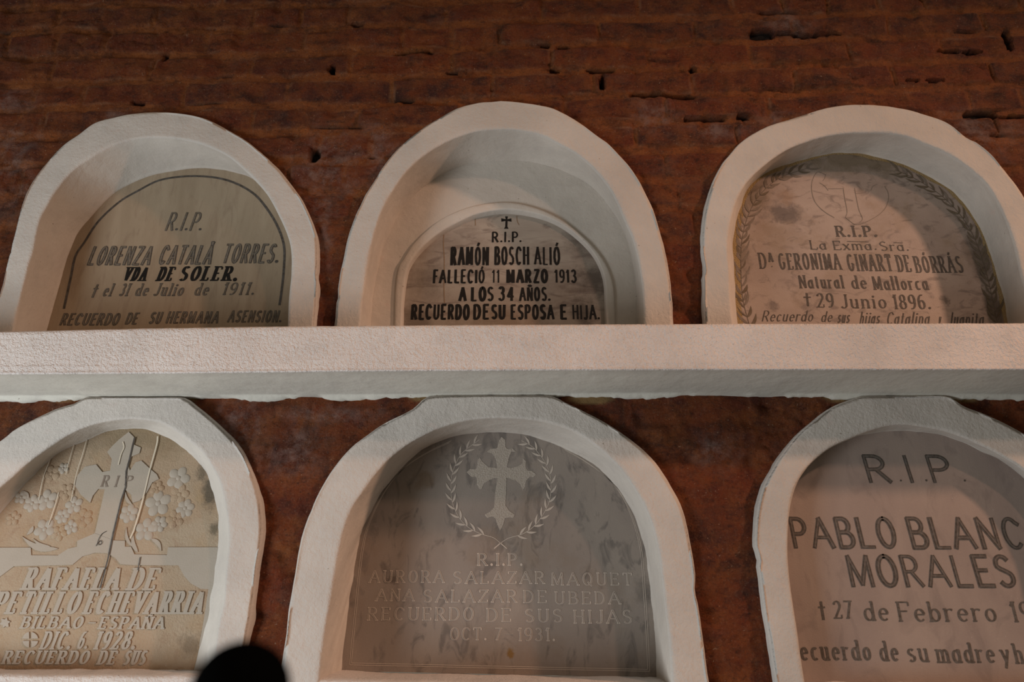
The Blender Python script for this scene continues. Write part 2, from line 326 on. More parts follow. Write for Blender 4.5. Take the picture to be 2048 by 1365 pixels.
# ------------------------------------------------------------------ setting: brick wall and floor
def in_poly(px, pz, poly):
    c = np.zeros(px.shape, bool); n = len(poly); j = n-1
    for i in range(n):
        xi, zi = poly[i]; xj, zj = poly[j]
        if zi != zj:
            c ^= ((zi > pz) != (zj > pz)) & (px < (xj-xi)*(pz-zi)/(zj-zi)+xi)
        j = i
    return c
def build_wall():
    zc = CAM[2]
    st = 0.0058
    xs = np.r_[np.linspace(-3.0, -1.62, 50)[:-1], np.arange(-1.62, 1.62, st), np.linspace(1.62, 3.0, 50)]
    zs = np.r_[np.linspace(0, 1.28, 50)[:-1], np.arange(1.28, 3.40, st), np.linspace(3.40, 4.2, 30)]
    X, Z = np.meshgrid(xs, zs); R = Z - zc
    wx = X + 0.010*fbm(X*9, Z*9, 3); wz = R + 0.007*fbm(X*7, Z*9, 5, 3)
    off = np.interp(X, [-1.4, -.88, -.42, .03, .5, .93, 1.4], [-.041, -.031, -.022, 0, .0135, .026, .05])
    pitch = 0.0865
    c = (wz - off - 1.4)/pitch
    row = np.floor(c); fr = c-row
    rs = lat(11, row, row*0)
    bl = 0.262
    bx = wx/bl + row*0.5 + (rs-0.5)*0.5
    bi = np.floor(bx); fb = bx-bi
    cut = lat(23, bi, row)             # some bricks are cut in two
    half = (cut > 0.72) & (fb > 0.5)
    fb2 = np.where(cut > 0.72, (fb*2) % 1, fb); bw = np.where(cut > 0.72, bl/2, bl)
    ident = bi*7 + half*3
    dz = np.minimum(fr, 1-fr)*pitch; dx = np.minimum(fb2, 1-fb2)*bw
    mh = 0.0125 + 0.004*fbm(X*6, Z*6, 9, 2); mv = 0.006
    sm = lambda t: np.clip(t, 0, 1)**2*(3-2*np.clip(t, 0, 1))
    br = sm((dz-mh)/0.007+0.5)*sm((dx-mv)/0.007+0.5)
    low = np.clip((R-0.62)/0.45, 0, 1)             # the courses show above the arches, rougher render below
    amp = 0.25 + 0.75*low
    tone = lat(31, ident, row); proj = lat(37, ident, row)
    tilt = (lat(41, ident, row)-0.5)*(fb2-0.5)
    h = amp*br*(0.0040 + 0.007*(proj-0.35) + 0.010*tilt)
    h += 0.0105*fbm(X*16, Z*20, 50, 7) + 0.009*fbm(X*3.5, Z*5, 60, 3)*(1.3-0.5*low)
    cr = np.clip(1-np.abs(fbm(X*11, Z*17, 57, 5))*7, 0, 1)**2
    h -= 0.0055*cr*sm((vn(X*5, Z*6, 58)-0.42)/0.2)
    chip = np.clip(vn(X*22, Z*26, 71)-0.72, 0, 1)*0.03; h -= chip
    slit = np.exp(-((fr*pitch-mh)/0.0017)**2)*sm((vn(X*6.5, row*3.7, 83)-0.70)/0.06)*low*(0.6+0.4*vn(X*60, Z*60, 84))
    h -= 0.012*slit
    pit_shade = 0.75*sm(slit)
    # open joints and holes, placed where the photo shows them: x0, x1, y0, y1, depth
    for x0, x1, y0, y1, dep in [(788,866,103,109,.03),(1078,1098,88,97,.025),(1112,1136,92,101,.03),(1098,1117,139,147,.03),(1172,1228,141,145,.025),(1202,1208,152,184,.03),
        (1256,1386,189,198,.035),(1368,1450,236,243,.035),(1498,1548,62,80,.02),(1545,1680,67,74,.03),(1516,1552,26,31,.022),(1872,1918,100,106,.03),(1925,1964,101,108,.03),
        (1930,1992,222,240,.02),(1990,2048,232,240,.025),(1808,1838,162,166,.02),(1848,1884,162,165,.02),(262,290,203,211,.02),(326,334,108,124,.02),(660,672,135,152,.02),
        (890,912,143,146,.02),(790,830,201,205,.02),(1380,1390,134,143,.025),(620,640,300,325,.02),(1470,1500,235,240,.02),(2008,2022,62,100,.02),(700,725,50,54,.02)]:
        xa, za = P(x0, 0.5*(y0+y1), 0); xb, _ = P(x1, 0.5*(y0+y1), 0)
        _, zt = P(0.5*(x0+x1), y0, 0); _, zb = P(0.5*(x0+x1), y1, 0)
        cx, cz = (xa+xb)/2, (zt+zb)/2-zc; rx, rz = max((xb-xa)/2, .0045), max((zt-zb)/2, .0045)
        q = (np.abs((X-cx + .006*fbm(X*40, Z*40, 5, 2))/rx)**3 + np.abs((R-cz + .004*fbm(X*30, Z*30, 8, 2))/rz)**2)
        mk = sm((1.25-q)/0.5); h -= dep*mk; pit_shade = np.maximum(pit_shade, mk)
    edge = np.exp(-((dz-mh)/0.0022)**2)*(dx > mv) + np.exp(-((dx-mv)/0.002)**2)*(dz > mh)
    edge = np.clip(edge, 0, 1)*low
    def blob(lst):
        r = np.zeros_like(h)
        for px_, py_, rx_, ry_ in lst:
            a, b = P(px_, py_, 0); ax, _ = P(px_+rx_, py_, 0); _, bz_ = P(px_, py_-ry_, 0)
            q = np.hypot((X-a)/(ax-a), (Z-b)/(bz_-b)) + 0.5*fbm(X*18, Z*18, 91, 4)
            r = np.maximum(r, np.clip(1.3-q, 0, 1))
        return r
    dust = blob([(650,330,70,90),(745,310,50,60),(640,470,30,160),(20,330,60,70),(60,400,40,50),(1420,258,70,22),(1560,240,60,20),(1960,270,90,50),(590,900,70,60),(480,850,60,50),(1430,900,60,40),(250,240,60,20),(1580,50,60,25),(30,200,60,25),(1310,240,50,40),(660,830,120,20)])
    och = blob([(130,797,40,5),(1180,800,38,8),(1690,797,38,6),(1925,798,32,7),(845,797,22,6),(380,797,14,5)])
    nx, nz = len(xs), len(zs)
    v = np.c_[X.ravel(), -h.ravel(), Z.ravel()]
    hole = np.zeros(X.shape, bool)
    for d in NI.values():
        mid = 0.5*d['O']+0.5*d['I']
        if d.get('low'): mid = np.vstack([mid, [[mid[-1, 0], 1.36], [mid[0, 0], 1.36]]])
        hole |= in_poly(X, Z, mid)
    idx = np.arange(nx*nz).reshape(nz, nx)
    kill = hole[:-1, :-1] & hole[1:, :-1] & hole[:-1, 1:] & hole[1:, 1:]
    q = np.stack([idx[:-1, :-1], idx[:-1, 1:], idx[1:, 1:], idx[1:, :-1]], -1)[~kill]
    used = np.unique(q); remap = np.full(nx*nz, -1); remap[used] = np.arange(len(used))
    q = remap[q]; v = v[used]
    me = bpy.data.meshes.new('wall_back')
    me.vertices.add(len(v)); me.vertices.foreach_set('co', v.ravel())
    me.loops.add(q.size); me.loops.foreach_set('vertex_index', q.ravel().astype(np.int32))
    me.polygons.add(len(q)); me.polygons.foreach_set('loop_start', (np.arange(len(q))*4).astype(np.int32))
    me.update(calc_edges=True)
    me.polygons.foreach_set('use_smooth', np.ones(len(q), bool))
    for nm, a in (('brick', 1-(1-br)*(0.12+0.88*low)), ('tone', tone), ('pit_shade', pit_shade), ('edge', edge), ('dust', dust), ('ochre', np.clip(och*2, 0, 1))):
        at = me.attributes.new(nm, 'FLOAT', 'POINT'); at.data.foreach_set('value', a.ravel()[used].astype(np.float32))
    me.materials.append(M_BRICK); me.validate()
    o = bpy.data.objects.new('wall_back', me); COL.objects.link(o)
    tag(o, 'weathered red brick wall around the white niches', kind='structure')
build_wall()
fl = mesh('floor', [(-3, -4, 0), (3, -4, 0), (3, 0.0, 0), (-3, 0.0, 0)], [(0, 1, 2, 3)], M_FLOOR, smooth=False)
tag(fl, 'stone floor in front of the wall', kind='structure')

# ------------------------------------------------------------------ white ledge between the two rows
def build_ledge():
    n = 700
    xs = np.linspace(-2.2, 2.2, n)
    def zx(pts, Y):
        a = to_plane(pts, Y); return np.interp(xs, a[:, 0], a[:, 1])
    zt = zx([(-400, 668), (0, 662), (300, 655), (600, 651), (1024, 648), (1500, 646), (2048, 645), (2500, 645)], YS)
    zb = zx([(-400, 752), (0, 748), (350, 746), (700, 742), (1024, 740), (1400, 739), (2048, 739), (2500, 739)], YS)
    zk = zx([(-400, 795), (0, 793), (350, 792), (700, 791), (1024, 789), (1400, 788), (2048, 791), (2500, 792)], -0.012)
    rows = []
    r1 = fbm(xs*40, xs*0, 1, 4); r2 = fbm(xs*90, xs*0+3, 2, 4); r3 = fbm(xs*25, xs*0+9, 3, 5)
    def add(y, z): rows.append(np.c_[xs, np.broadcast_to(y, (n,)), np.broadcast_to(z, (n,))])
    add(0.0, zt-0.004); add(-0.08, zt-0.002)
    add(YS+0.010, zt-0.0005+0.0006*r1); add(YS+0.003, zt-0.001+0.0006*r1); add(YS, zt-0.005+0.0006*r1)
    for s in (0.12, 0.25, 0.4, 0.55, 0.68, 0.78):
        add(YS + 0.0016*fbm(xs*12, xs*0+s*30, 5, 3), zt+(zb-zt)*s)
    rid = 0.5+0.5*np.clip(fbm(xs*3, xs*0+2, 9, 3)*2, -1, 1)
    add(YS+0.0005*rid, zb+0.016+0.001*r3); add(YS-0.0022*rid+0.0005*r2, zb+0.0125+0.001*r3); add(YS+0.0012*rid, zb+0.0095+0.001*r3)
    add(YS-0.0010*rid, zb+0.006+0.0006*r3); add(YS+0.0004, zb+0.0035)
    add(YS-0.0022+0.0016*r2, zb+0.0010+0.0014*r2); add(YS+0.0005+0.001*r2, zb-0.0012+0.0012*r2); add(YS+0.006, zb+0.0002)
    under = len(rows)-1
    for s in (0.2, 0.45, 0.7, 0.9):
        add(YS+(0.148)*s+0.004, zb+(zk-zb)*s+0.0006*fbm(xs*14, xs*0+s*9, 7, 3))
    add(-0.013, zk-0.0008); 
    jag = np.clip(0.0035+0.010*fbm(xs*11, xs*0, 21, 5)+0.003*r2, 0.0008, 0.02)
    add(-0.012, zk-jag); add(0.004, zk-jag-0.001)
    loc = (0, 0, float(zb.mean()))
    v = np.vstack(rows)-np.array(loc); f = []; m = len(rows)
    for r in range(m-1):
        for i in range(n-1): f.append((r*n+i, r*n+i+1, (r+1)*n+i+1, (r+1)*n+i))
    # close the two ends
    f.append(tuple(r*n for r in range(m))); f.append(tuple(r*n+n-1 for r in reversed(range(m))))
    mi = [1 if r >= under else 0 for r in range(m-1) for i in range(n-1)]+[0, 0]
    o = mesh('ledge', v, f, [M_PLEDGE, M_PLEDGE_SHADE], midx=mi); o.location = loc
    tag(o, 'long white plastered ledge running between the two rows of niches', 'ledge')
build_ledge()

# ------------------------------------------------------------------ niches
LAB = {
 1: 'white plaster arched niche above the ledge around the tan plaque dated 1911',
 2: 'white deep stepped arched niche above the ledge around the small plaque dated 1913',
 3: 'white plaster arched niche above the ledge around the mottled plaque dated 1896',
 4: 'white plaster arched niche under the ledge around the carved cream plaque dated 1928',
 5: 'white plaster arched niche under the ledge around the grey cross-and-wreath plaque',
 6: 'white plaster arched niche under the ledge around the plaque with large dark capitals'}
ROOT = {}
def niche(i):
    d = NI[i]; e = d['e']; O, I, Q = d['O'], d['I'], d['Q']
    base = (float(O[:, 0].mean()), 0.0, float(min(O[0, 1], O[-1, 1])))
    root = empty('niche', base, LAB[i], 'niche', 'arched niches in the brick wall'); ROOT[i] = root
    nO, nI = normals2(O), normals2(I)
    s = np.linspace(0, 1, len(O))*60
    jO = 0.0022*fbm(s, s*0+i*7, 100+i, 5); jI = 0.0012*fbm(s*0.8, s*0+i*5, 130+i, 4)
    # chips bitten out of the outer arris
    chip = -0.006*np.clip(vn(s*0.9, s*0+i, 150+i)-0.86, 0, 1)/0.14
    if d.get('low'): jO = np.where((np.abs(O[:, 1]-O[:, 1].max()) < 0.006), 0, jO); chip = np.where(O[:, 1] > O[:, 1].max()-0.006, 0, chip)
    Oj = O + nO*(jO+chip)[:, None]; Ij = I + nI*jI[:, None]
    rows = [row3(Oj, 0.018), row3(Oj, YF+0.006), row3(Oj-nO*0.0012, YF+0.0020), row3(Oj-nO*0.0045, YF)]
    for t in np.linspace(0.06, 0.94, 12):
        p = Oj*(1-t)+Ij*t
        rows.append(row3(p, YF+0.0022*fbm(p[:, 0]*13, p[:, 1]*13, 200+i, 3)*min(1, 8*min(t, 1-t))))
    rows += [row3(Ij, YF+0.0012), row3(Ij-nI*0.0012, YF+0.004)]
    E = d['B'] if 'B' in d else Q
    ye = e-0.012 if 'B' in d else e
    nE = normals2(E)
    jE = 0.0016*fbm(s*1.3, s*0+i*3, 160+i, 5)
    if i in (3, 4, 5): jE = jE*1.8
    E2 = E + nE*jE[:, None]
    split = len(rows)-1
    for t in (0.02, 0.08, 0.18, 0.3, 0.45, 0.6, 0.75, 0.88, 0.96):
        p = (Ij-nI*0.0012)*(1-t)+E2*t
        p = p + normals2(p)*(0.0012*fbm(s*0.5+t*5, s*0+t*14, 180+i, 3))[:, None]
        rows.append(row3(p, (YF+0.004)*(1-t)+ye*t))
    if 'B' in d:
        rows.append(row3(E2, ye))
        loft('surround', rows, [M_PL, M_PLS], root, split)
        R = d['R']; nR = normals2(R)
        br = [row3(E2, ye)]
        for t in (0.1, 0.3, 0.5, 0.7, 0.9, 1.0):
            p = E2*(1-t)+R*t; br.append(row3(p, ye+0.0014*fbm(p[:, 0]*12, p[:, 1]*12, 77, 3)))
        loft('back_panel', br, M_PLS, root)
        rr = [row3(R, ye+0.002), row3(R-nR*0.001, ye-0.006), row3(R-nR*0.004, ye-0.008)]
        for t in (0.35, 0.65, 0.92): rr.append(row3((R-nR*0.004)*(1-t)+Q*t, ye-0.008+0.0008*fbm(s, s*0+t*9, 79, 3)))
        rr += [row3(Q+nE*0.0005, ye-0.005), row3(Q-nE*0.0005, e)]
        loft('inner_arch', rr, M_PLS, root)
    else:
        rows.append(row3(E2-nE*0.001, e-0.001)); rows.append(row3(E2, e+0.003))
        loft('surround', rows, [M_PL, M_PLS], root, split)
    if d.get('low'):                    # sill that closes the opening at the foot of the plaque
        xl, xr = min(I[:, 0]), max(I[:, 0]); n = 120
        zl, zr = Q[0, 1], Q[-1, 1]
        xs = np.linspace(I[0, 0]-0.012, I[-1, 0]+0.012, n)
        xs = np.linspace(np.interp(zl, I[:30, 1], I[:30, 0])-0.006, np.interp(zr, I[:-31:-1, 1], I[:-31:-1, 0])+0.006, n)
        zt = np.interp(xs, [Q[0, 0], Q[-1, 0]], [zl, zr])
        j1 = 0.003*fbm(xs*18, xs*0, 300+i, 5); j2 = 0.004*fbm(xs*14, xs*0+4, 310+i, 5)
        R_ = []
        add = lambda y, z: R_.append(np.c_[xs, np.broadcast_to(y, (n,)), np.broadcast_to(z, (n,))])
        add(e+0.004, zt+j1); add(e-0.006, zt+j1-0.001)
        for t in (0.3, 0.6, 0.85): add(e+(YF-e)*t, zt+j1*(1-t)+j2*t*0.6-0.004*t)
        add(YF+0.004, zt+j2*0.4-0.006); add(YF, zt+j2*0.3-0.011); add(YF+0.0005, zt-0.04); add(YF+0.0005, zt*0+1.222); add(e+0.004, zt*0+1.222)
        v = np.vstack(R_); f = []
        for r in range(len(R_)-1):
            for q in range(n-1): f.append((r*n+q, r*n+q+1, (r+1)*n+q+1, (r+1)*n+q))
        mesh('sill', v, f, M_PL2, root)
for i in NI: niche(i)

# ------------------------------------------------------------------ plaques
PLAB = {
 1: 'tan stone plaque dated 1911 with dark border line and hollow slanted lettering',
 2: 'small stained marble plaque dated 1913 with black painted lettering and a small cross',
 3: 'mottled pink marble plaque dated 1896 with engraved leaves and a faint heart',
 4: 'cream carved stone plaque dated 1928 with raised cross, flowers and raised lettering',
 5: 'grey marble plaque dated 1931 with pale cross inside a leafy wreath',
 6: 'clouded grey marble plaque with large dark engraved capitals, cut by the picture edge'}
PL = {}
def slab(i):
    d = NI[i]; e = d['e']; Q = d['Q']; n = normals2(Q)
    q = resample(Q + n*0.010, 160)
    zb = min(q[0, 1], q[-1, 1])
    base = (float(q[:, 0].mean()), e, float(zb))
    root = empty('memorial_plaque', base, PLAB[i], 'plaque', 'memorial plaques set in the niches'); PL[i] = root
    m = len(q); v = [(x, e, z) for x, z in q] + [(x, e+0.025, z) for x, z in q]
    f = [tuple(range(m)), tuple(range(2*m-1, m-1, -1))] + [((k+1) % m, k, m+k, m+(k+1) % m) for k in range(m)]
    o = mesh('slab', v, f, ST[i], root, smooth=False)
for i in NI: slab(i)

# ---- stroke lettering
def arc(cx, cy, rx, ry, a0, a1, n=14):
    return [(cx+rx*math.cos(math.radians(a0+(a1-a0)*k/n)), cy+ry*math.sin(math.radians(a0+(a1-a0)*k/n))) for k in range(n+1)]
def L(*p): return list(p)
def bowl(x, y0, y1, w):
    ry = (y1-y0)/2; rx = min(w, ry*1.0)
    return [(x, y1)] + arc(x+w-rx, y0+ry, rx, ry, 90, -90, 14) + [(x, y0)]
G = {}
G['A'] = (.76, [L((0,0),(.38,1)), L((.38,1),(.76,0)), L((.14,.34),(.62,.34))])
G['B'] = (.62, [L((.06,0),(.06,1)), bowl(.06,.52,1,.46), bowl(.06,0,.52,.54)])
G['C'] = (.66, [[(.64,.80)]+arc(.34,.5,.30,.5,48,312,22)])
G['D'] = (.66, [L((.06,0),(.06,1)), [(.06,1),(.26,1)]+arc(.26,.5,.38,.5,90,-90,18)+[(.06,0)]])
G['E'] = (.56, [L((.06,0),(.06,1)), L((.06,1),(.54,1)), L((.06,.52),(.44,.52)), L((.06,0),(.56,0))])
G['F'] = (.54, [L((.06,0),(.06,1)), L((.06,1),(.54,1)), L((.06,.52),(.44,.52))])
G['G'] = (.70, [arc(.34,.5,.30,.5,48,320,22)+[(.62,.42)], L((.40,.44),(.66,.44))])
G['H'] = (.68, [L((.06,0),(.06,1)), L((.62,0),(.62,1)), L((.06,.52),(.62,.52))])
G['I'] = (.16, [L((.08,0),(.08,1))])
G['J'] = (.44, [[(.38,1),(.38,.22)]+arc(.20,.22,.18,.22,0,-150,10)])
G['L'] = (.54, [L((.06,1),(.06,0)), L((.06,0),(.54,0))])
G['M'] = (.84, [L((.06,0),(.08,1)), L((.08,1),(.42,.06)), L((.42,.06),(.76,1)), L((.76,1),(.78,0))])
G['N'] = (.70, [L((.06,0),(.06,1)), L((.06,1),(.64,0)), L((.64,0),(.64,1))])
G['O'] = (.68, [arc(.34,.5,.30,.5,90,450,28)])
G['P'] = (.58, [L((.06,0),(.06,1)), bowl(.06,.46,1,.50)])
G['Q'] = (.70, [arc(.34,.5,.30,.5,90,450,28), L((.36,.24),(.64,-.08))])
G['R'] = (.64, [L((.06,0),(.06,1)), bowl(.06,.48,1,.48), L((.30,.48),(.62,0))])
G['S'] = (.58, [arc(.29,.745,.235,.255,35,215,12)[:-1]+[(.16,.58),(.40,.46)]+arc(.29,.255,.245,.255,35,-145,12)])
G['T'] = (.62, [L((.31,0),(.31,1)), L((0,1),(.62,1))])
G['U'] = (.66, [[(.06,1),(.06,.30)]+arc(.33,.30,.27,.30,180,360,14)+[(.60,1)]])
G['V'] = (.72, [L((0,1),(.36,0)), L((.36,0),(.72,1))])
G['Z'] = (.60, [L((.04,1),(.58,1)), L((.58,1),(.02,0)), L((.02,0),(.60,0))])
G['0'] = G['O']
G['1'] = (.30, [L((.20,0),(.20,1)), L((.20,1),(.04,.80))])
G['2'] = (.56, [arc(.28,.74,.23,.26,165,-25,12)+[(.04,0)], L((.04,0),(.56,0))])
G['3'] = (.54, [arc(.25,.77,.21,.23,150,-90,12), arc(.25,.27,.25,.27,90,-150,14)])
G['4'] = (.60, [L((.42,0),(.42,1)), L((.42,1),(.02,.30)), L((.02,.30),(.60,.30))])
G['6'] = (.56, [arc(.28,.30,.24,.30,0,360,18), [(.04,.30)]+arc(.34,.5,.30,.5,175,70,10)])
G['7'] = (.52, [L((.02,1),(.52,1)), L((.52,1),(.18,0))])
G['8'] = (.54, [arc(.27,.76,.20,.24,0,360,18), arc(.27,.26,.25,.26,0,360,18)])
G['9'] = (.56, [arc(.28,.70,.24,.30,0,360,18), [(.52,.70)]+arc(.22,.5,.30,.5,-5,-110,10)])
G['.'] = (.16, [L((.03,.055),(.13,.055))])
G['-'] = (.46, [L((.02,.48),(.44,.48))])
G['†'] = (.46, [L((.23,0),(.23,1)), L((.0,.68),(.46,.68))])
XH = .64
G['a'] = (.50, [arc(.22,.30,.20,.31,20,380,20), L((.42,0),(.42,XH))])
G['b'] = (.50, [L((.06,0),(.06,1)), arc(.26,.31,.20,.31,160,-160,18)])
G['c'] = (.44, [arc(.25,.31,.20,.31,50,310,16)])
G['d'] = (.50, [arc(.22,.31,.20,.31,20,380,20), L((.44,0),(.44,1))])
G['e'] = (.46, [[(.05,.34),(.43,.34)]+arc(.24,.31,.20,.31,8,315,18)])
G['h'] = (.50, [L((.06,0),(.06,1)), [(.06,.40)]+arc(.25,.42,.18,.22,150,0,9)+[(.43,0)]])
G['i'] = (.16, [L((.08,0),(.08,XH)), L((.05,.86),(.12,.86))])
G['j'] = (.24, [[(.16,XH),(.16,-.12)]+arc(.05,-.12,.11,.14,0,-120,7), L((.13,.86),(.20,.86))])
G['l'] = (.16, [L((.08,0),(.08,1))])
G['m'] = (.78, [L((.06,0),(.06,XH)), [(.06,.42)]+arc(.22,.44,.16,.20,150,0,8)+[(.38,0)], [(.38,.42)]+arc(.54,.44,.16,.20,150,0,8)+[(.70,0)]])
G['n'] = (.50, [L((.06,0),(.06,XH)), [(.06,.40)]+arc(.25,.42,.18,.22,150,0,9)+[(.43,0)]])
G['o'] = (.48, [arc(.24,.31,.20,.31,90,450,22)])
G['r'] = (.38, [L((.06,0),(.06,XH)), [(.06,.38)]+arc(.26,.40,.20,.22,160,50,7)])
G['s'] = (.40, [arc(.20,.47,.15,.165,35,215,9)[:-1]+[(.13,.36),(.27,.28)]+arc(.20,.165,.16,.165,35,-145,9)])
G['t'] = (.32, [[(.14,.90),(.14,.14)]+arc(.25,.14,.11,.14,180,290,6), L((.0,XH),(.30,XH))])
G['u'] = (.50, [[(.06,XH),(.06,.22)]+arc(.24,.22,.18,.22,180,360,9), L((.42,0),(.42,XH))])
G['x'] = (.46, [L((.03,XH),(.43,0)), L((.43,XH),(.03,0))])
G['y'] = (.46, [L((.03,XH),(.23,.02)), L((.43,XH),(.10,-.30))])
for ch, b in (('Ó', 'O'), ('Á', 'A')):
    G[ch] = (G[b][0], G[b][1]+[L((G[b][0]/2-.02, 1.10), (G[b][0]/2+.12, 1.27))])
G['Ñ'] = (G['N'][0], G['N'][1]+[L((.16,1.12),(.28,1.19),(.42,1.12),(.54,1.19))])
G['À'] = (G['A'][0], G['A'][1]+[L((.30,1.22),(.38,1.08)), L((.46,1.22),(.38,1.08)), L((.30,1.22),(.46,1.22))])
G['ª'] = (.50, [L((.06,.42),(.25,1)), L((.25,1),(.44,.42)), L((.13,.62),(.37,.62)), L((.20,.12),(.30,.12))])

class Ink:
    """collects flat strokes on a plaque; can be given a raised height"""
    def __init__(s): s.v = []; s.f = []; s.m = []
    def quad_strip(s, l, r, y, mi=0, rise=0.0):
        b = len(s.v); n = len(l); s.c = (getattr(s, 'c', 0)+1) % 17; y = y - s.c*1.6e-5
        for p, q in zip(l, r): s.v += [(p[0], y-rise, p[1]), (q[0], y-rise, q[1])]
        for k in range(n-1): s.f.append((b+2*k, b+2*k+1, b+2*k+3, b+2*k+2)); s.m.append(mi)
        if rise:
            c = len(s.v)
            for p, q in zip(l, r): s.v += [(p[0], y, p[1]), (q[0], y, q[1])]
            for k in range(n-1):
                s.f += [(b+2*k, b+2*k+2, c+2*k+2, c+2*k), (b+2*k+1, c+2*k+1, c+2*k+3, b+2*k+3)]; s.m += [mi, mi]
            s.f += [(b, c, c+1, b+1), (b+2*n-2, b+2*n-1, c+2*n-1, c+2*n-2)]; s.m += [mi, mi]
    def ribbon(s, pts, tf, y, mi=0, rise=0.0, cap=0.0, taper=False):
        p = np.array(pts, float)
        if len(p) < 2: return
        # split at sharp corners
        if len(p) > 2:
            t = np.diff(p, axis=0); t /= np.linalg.norm(t, axis=1)[:, None]+1e-12
            for k in range(len(t)-1):
                if t[k]@t[k+1] < 0.72:
                    s.ribbon(p[:k+2], tf, y, mi, rise, cap, taper); s.ribbon(p[k+1:], tf, y, mi, rise, cap, taper); return
        t = np.gradient(p, axis=0); t /= np.linalg.norm(t, axis=1)[:, None]+1e-12
        nrm = np.c_[-t[:, 1], t[:, 0]]
        w = np.array([tf(a, b) for a, b in t])/2
        if taper: w = w*np.sin(np.linspace(0.05, math.pi-0.05, len(w)))
        if cap: p = p.copy(); p[0] -= t[0]*w[0]*cap; p[-1] += t[-1]*w[-1]*cap
        s.quad_strip(p+nrm*w[:, None], p-nrm*w[:, None], y, mi, rise)
    def poly(s, pts, y, mi=0, rise=0.0):
        b = len(s.v); n = len(pts); s.c = (getattr(s, 'c', 0)+1) % 17; y = y - s.c*1.6e-5
        a = sum(pts[k][0]*pts[(k+1) % n][1]-pts[(k+1) % n][0]*pts[k][1] for k in range(n))
        if a < 0: pts = pts[::-1]
        s.v += [(x, y-rise, z) for x, z in pts]; s.f.append(tuple(range(b, b+n))); s.m.append(mi)
        if rise:
            c = len(s.v); s.v += [(x, y, z) for x, z in pts]
            for k in range(n): s.f.append((b+k, c+k, c+(k+1) % n, b+(k+1) % n)); s.m.append(mi)
    def build(s, name, mats, parent, label=None):
        if not s.f: return None
        o = mesh(name, s.v, s.f, mats, parent, smooth=False, midx=s.m)
        if label: o['label'] = label
        return o

